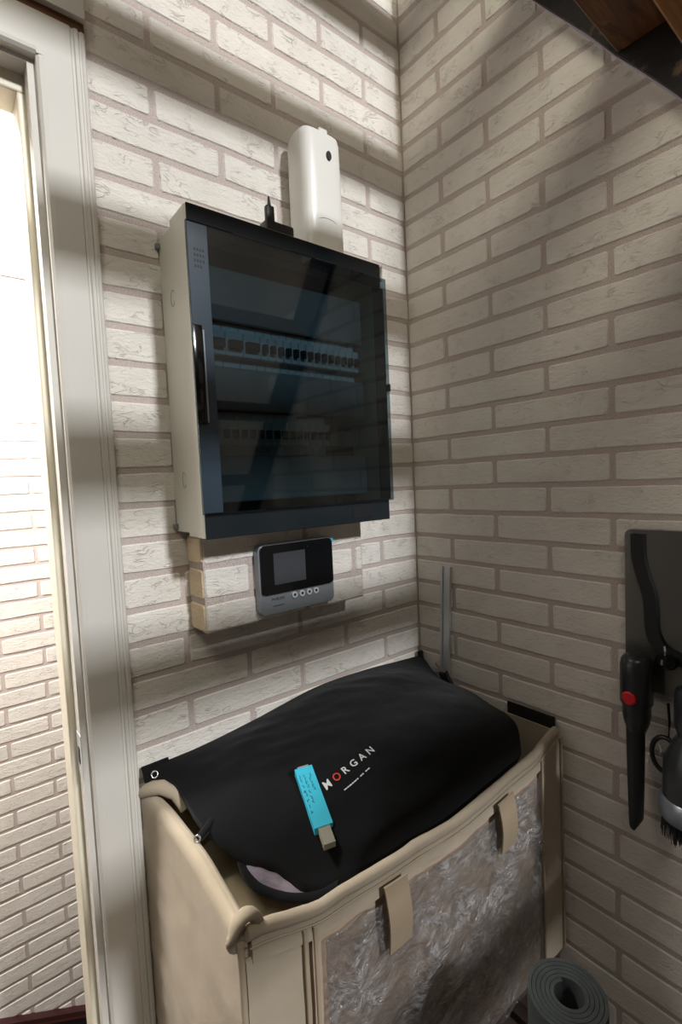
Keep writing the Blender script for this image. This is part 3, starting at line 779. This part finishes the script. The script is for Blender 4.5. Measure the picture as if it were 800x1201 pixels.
# rim of the opening and the lining that shows in it
op = [(-0.682, -0.216, -1.500), (-0.682, -0.240, -1.520), (-0.672, -0.263, -1.535), (-0.649, -0.288, -1.545), (-0.629, -0.311, -1.545), (-0.610, -0.336, -1.535), (-0.590, -0.366, -1.512)]
sm = [tuple(curve_at(np.array(op), i / 20)) for i in range(21)]
MB().tube(sm, 0.008, 8, flat=1.0).build('opening_rim', 'black_cloth', gb, smooth=60)
def lining(u, v):
    a = curve_at(np.array(op), 0.12 + 0.62 * u); b = Vector(bag_top(0.0, 0.62 + 0.38 * u)) + Vector((0.006, 0.004, -0.005))
    p = Vector(a) * (1 - v) + b * v
    p.z += 0.002 + 0.006 * nz(p.x, p.y, 1, 60) + 0.003 * math.sin(math.pi * v)
    return tuple(p)
ln = MB().sheet(lining, 24, 10, (0.004, 0.002, -0.004)).build('lining', 'lavender_cloth', gb, smooth=60); tag(ln, 'pale lavender lining in the bag opening')
# tabs with eyelets
def eyelet(name, c, nrm, parent, r=0.0055):
    nrm = Vector(nrm).normalized(); a = nrm.orthogonal().normalized(); b = nrm.cross(a)
    pts = [Vector(c) + r * (math.cos(2 * math.pi * k / 16) * a + math.sin(2 * math.pi * k / 16) * b) for k in range(17)]
    return MB().tube([p[:] for p in pts], 0.0016, 8, caps=False).build(name, 'steel', parent, smooth=60)
MB().sheet(lambda u, v: (-0.770 + 0.05 * u, -0.014 - 0.016 * v, -1.408 - 0.022 * v), 4, 3, (0, 0.003, 0.001)).build('tab', 'black_cloth', gb)
eyelet('eyelet', (-0.752, -0.030, -1.420), (-0.3, -1, 0.5), gb)
MB().tube([(-0.735, -0.185, -1.464), (-0.722, -0.178, -1.462), (-0.705, -0.172, -1.455)], [0.006, 0.007, 0.007], 8).build('tab', 'black_cloth', gb, smooth=60)
eyelet('eyelet', (-0.740, -0.190, -1.460), (-0.8, -0.8, 0.6), gb, 0.0048)
MB().bevbox(-0.024, -0.010, -0.024, -0.012, -1.400, -1.378, 0.002, 1).build('corner_tab', 'black_cloth', gb)
MB().prism([(-0.150, -1.440), (-0.128, -1.416), (-0.122, -1.402), (-0.116, -1.414), (-0.100, -1.410), (-0.112, -1.440)], 0, -0.040, -0.030).build('corner_tab', 'black_cloth', gb)
# printed lettering
x = -0.548; ybase = -0.283
cur = x
for ch in 'MORGAN':
    vs, fs = text_mesh(ch, 0.0190, 0.0003)
    w0 = min(p.x for p in vs); w1 = max(p.x for p in vs)
    q = [(cur + (p.x - w0), ybase + 0.003 * (cur + 0.56) / 0.11 + p.y) for p in vs]
    MB().add([(a, b, bag_z(a, b) + 0.0020) for a, b in q], fs).build('letter', 'print_red' if ch == 'O' else 'print_white', gb, fix=False)
    cur += (w1 - w0) + 0.0076
mb = MB()
cur = -0.524
for wd in (0.006, 0.004, 0.005, 0.004, 0.006, 0.003, 0.0, 0.004, 0.003, 0.0, 0.004, 0.005):
    if wd:
        q = [(cur, -0.3010), (cur + wd, -0.3010), (cur + wd, -0.2990), (cur, -0.2990)]
        mb.add([(a, b, bag_z(a, b) + 0.0018) for a, b in q], [(0, 1, 2, 3)])
    cur += (wd if wd else 0.003) + 0.0008
mb.build('small_print', 'print_white', gb, fix=False)

# ------------------------------------------------------------------ labelled stick lying on the bag
A = Vector((-0.561, -0.232, 0)); B = Vector((-0.588, -0.340, 0))
ax = (B - A).normalized(); sd = Vector((-ax.y, ax.x, 0))
def on_stick(s, l, h=0.0):
    # straight bar resting on the cloth
    za = bag_z(A.x, A.y) + 0.006; zb2 = bag_z(B.x, B.y + 0.01) + 0.007
    p = A + ax * s + sd * l
    return (p.x, p.y, za + (zb2 - za) * s / (B - A).length + h)
ls = empty('labelled_stick', A.x, A.y, on_stick(0, 0)[2], 'grey plastic stick wrapped in a turquoise handwritten label on bag', 'stick')
def bar(s0, s1, l0, l1, h0, h1):
    return MB().add([on_stick(s, l, h) for h in (h0, h1) for l in (l0, l1) for s in (s0, s1)], [(0, 2, 3, 1), (4, 5, 7, 6), (0, 1, 5, 4), (2, 6, 7, 3), (0, 4, 6, 2), (1, 3, 7, 5)])
SL = (B - A).length
bar(0.000, SL, -0.010, 0.010, 0.0, 0.009).build('stick', 'stick_grey', ls)
lb = bar(0.003, SL - 0.022, -0.0160, 0.0160, -0.001, 0.0100).build('paper_label', 'turquoise_paper', ls)
for li, lo in enumerate((-0.011, -0.003, 0.006)):
    mb = MB(); rr = random.Random(li + 3); s = 0.014
    while s < SL - 0.040 - 0.014 * li:
        L_ = rr.uniform(0.003, 0.006)
        pts = [on_stick(s + L_ * k / 4, lo + rr.uniform(-0.0024, 0.0024), 0.0104) for k in range(5)]
        mb.tube(pts, 0.00042, 4); s += L_ + rr.choice((0.001, 0.001, 0.004))
    mb.build('handwriting', 'ink_dark', lb)

# ------------------------------------------------------------------ vacuum dock and tools on the right wall
vd_ = empty('vacuum_dock', -0.003, -0.68, -1.32, 'glossy dark grey wall dock plate above the vacuum tools', 'wall dock')
MB().prism([(y, z) for y, z in rrect(-0.83, -0.549, -1.315, -1.014, 0.012)], 0, -0.019, -0.0035).build('plate', 'dock_grey', vd_, smooth=30)
path = [(-0.5725, -1.022), (-0.5735, -1.060), (-0.5800, -1.095), (-0.5905, -1.130), (-0.5945, -1.160), (-0.5955, -1.195), (-0.604, -1.220), (-0.622, -1.238), (-0.660, -1.246), (-0.74, -1.246)]
sp_ = [curve_at(np.array(path), i / 36) for i in range(37)]
mb = MB(); vs = []; fs = []
for i, p in enumerate(sp_):
    a = sp_[max(0, i - 1)]; b = sp_[min(36, i + 1)]; d = Vector((b[0] - a[0], b[1] - a[1])).normalized(); nn_ = Vector((-d.y, d.x)) * 0.0135
    for sgn, xx in ((1, -0.018), (0.8, -0.026), (-0.8, -0.026), (-1, -0.018)): vs.append((xx, p[0] + nn_.x * sgn, p[1] + nn_.y * sgn))
for i in range(36):
    for k in range(4): fs.append((i * 4 + k, i * 4 + (k + 1) % 4, (i + 1) * 4 + (k + 1) % 4, (i + 1) * 4 + k))
fs += [(0, 1, 2, 3), tuple(36 * 4 + k for k in (3, 2, 1, 0))]
mb.add(vs, fs).build('guide_band', 'hole_black', vd_, smooth=30)
MB().lathe([(0.004, -1.262), (0.014, -1.258), (0.019, -1.250), (0.017, -1.240), (0.006, -1.236)], -0.032, -0.622, 16).build('hook', 'black_gloss', vd_, smooth=40)
MB().tube([(-0.034, -0.620, -1.238), (-0.036, -0.621, -1.228), (-0.034, -0.6195, -1.220)], 0.0016, 6).build('hook_pin', 'aluminium', vd_, smooth=60)

ct = empty('crevice_tool', -0.05, -0.577, -1.575, 'dark crevice nozzle with red round button hanging under dock', 'vacuum tool')
MB().lathe([(0.010, -1.2405), (0.019, -1.243), (0.0245, -1.250), (0.0268, -1.262), (0.0270, -1.330), (0.0235, -1.335), (0.0235, -1.352), (0.021, -1.368), (0.0155, -1.384)], -0.048, -0.578, 28).build('head', 'tool_dark', ct, smooth=40)
vs = []; seg = 24
for z, ry, rx in ((-1.376, 0.0158, 0.0150), (-1.45, 0.0148, 0.0135), (-1.55, 0.0128, 0.0115), (-1.571, 0.0120, 0.0105), (-1.576, 0.0105, 0.009)):
    for k in range(seg):
        a = 2 * math.pi * k / seg
        zz = z + (0.020 * max(0, -math.sin(a)) if z < -1.54 else 0)
        vs.append((-0.048 + rx * math.cos(a), -0.576 + ry * math.sin(a), zz))
fs = [(i * seg + k, i * seg + (k + 1) % seg, (i + 1) * seg + (k + 1) % seg, (i + 1) * seg + k) for i in range(4) for k in range(seg)] + [tuple(range(seg)), tuple(4 * seg + k for k in range(seg))]
MB().add(vs, fs).build('tube', 'tool_tube', ct, smooth=40)
# red button faces the room
nb = Vector((-0.93, -0.12, 0)).normalized(); nb = Vector((-0.985, 0.10, 0)).normalized()
mb = MB(); c0 = Vector((-0.048, -0.578, -1.316)); tb = Vector((nb.y, -nb.x, 0)); ring = []
for rr_, dd in ((0.0125, 0.021), (0.0125, 0.0285), (0.010, 0.0300)):
    for k in range(20):
        a = 2 * math.pi * k / 20; p = c0 + nb * dd + rr_ * (math.cos(a) * tb + math.sin(a) * Vector((0, 0, 1))); ring.append(p[:])
fs = [(i * 20 + k, i * 20 + (k + 1) % 20, (i + 1) * 20 + (k + 1) % 20, (i + 1) * 20 + k) for i in range(2) for k in range(20)] + [tuple(range(20)), tuple(40 + k for k in range(20))]
rb = mb.add(ring, fs).build('button', 'red_button', ct, smooth=30); tag(rb, 'red round button')

bt_ = empty('brush_tool', -0.055, -0.668, -1.54, 'dark vacuum brush head with silver collar and black bristles', 'vacuum tool')
MB().lathe([(0.016, -1.275), (0.024, -1.280), (0.027, -1.295), (0.027, -1.345), (0.022, -1.360), (0.030, -1.375), (0.043, -1.405), (0.045, -1.470)], -0.055, -0.668, 28).build('body', 'tool_dark', bt_, smooth=40)
MB().lathe([(0.045, -1.468), (0.050, -1.474), (0.051, -1.500), (0.047, -1.506)], -0.055, -0.668, 28).build('collar', 'tool_silver', bt_, smooth=40)
mb = MB(); rr = random.Random(2)
for k in range(260):
    a = rr.uniform(0, 2 * math.pi); r0 = 0.046 * math.sqrt(rr.uniform(0.3, 1))
    p0 = (-0.055 + r0 * math.cos(a), -0.668 + r0 * math.sin(a), -1.503); q = r0 * rr.uniform(1.0, 1.08)
    mb.tube([p0, (-0.055 + q * math.cos(a), -0.668 + q * math.sin(a), -1.540 + rr.uniform(-0.004, 0.004))], [0.0013, 0.0006], 4)
mb.build('bristles', 'bristle_black', bt_)['kind'] = 'stuff'
rg = [(-0.05, -0.6245 + 0.021 * math.cos(2 * math.pi * k / 24), -1.412 + 0.032 * math.sin(2 * math.pi * k / 24)) for k in range(25)]
MB().tube(rg, 0.0042, 8, caps=False).build('loop', 'black_plastic', bt_, smooth=60)
MB().tube([(-0.05, -0.630, -1.316), (-0.05, -0.632, -1.350), (-0.05, -0.630, -1.385)], 0.0022, 6).build('cord', 'black_plastic', bt_, smooth=60)
MB().tube([(-0.056, -0.617, -1.392), (-0.057, -0.621, -1.402), (-0.057, -0.619, -1.410)], 0.0016, 6).build('clip', 'aluminium', bt_, smooth=60)

# ------------------------------------------------------------------ rolled exercise mat
cx, cy = -0.421, -0.631
def spiral(r0, r1, turns, n, z0, z1, th):
    outer = []; inner = []
    for i in range(n + 1):
        a = 2 * math.pi * turns * i / n + 0.9; r = r0 + (r1 - r0) * i / n
        outer.append((cx + r * math.cos(a), cy + r * math.sin(a))); inner.append((cx + (r - th) * math.cos(a), cy + (r - th) * math.sin(a)))
    return outer, inner
o_, i_ = spiral(0.0215, 0.0520, 5.4, 190, 0, 0, 0.0049)
mb = MB(); n = len(o_); ztop, zbot = -1.59, -2.2
vs = [(x, y, ztop) for x, y in o_] + [(x, y, ztop) for x, y in i_] + [(x, y, zbot) for x, y in o_] + [(x, y, zbot) for x, y in i_]
fs = []
for k in range(n - 1):
    fs += [(k, k + 1, n + k + 1, n + k), (2 * n + k, 3 * n + k, 3 * n + k + 1, 2 * n + k + 1), (k, 2 * n + k, 2 * n + k + 1, k + 1), (n + k, n + k + 1, 3 * n + k + 1, 3 * n + k)]
fs += [(0, n, 3 * n, 2 * n), (n - 1, 3 * n - 1, 4 * n - 1, 2 * n - 1)]
tag(one(mb.add(vs, fs).build('rolled_mat', 'mat_foam', smooth=35)), 'dark grey foam exercise mat rolled up standing before the hamper', 'mat')
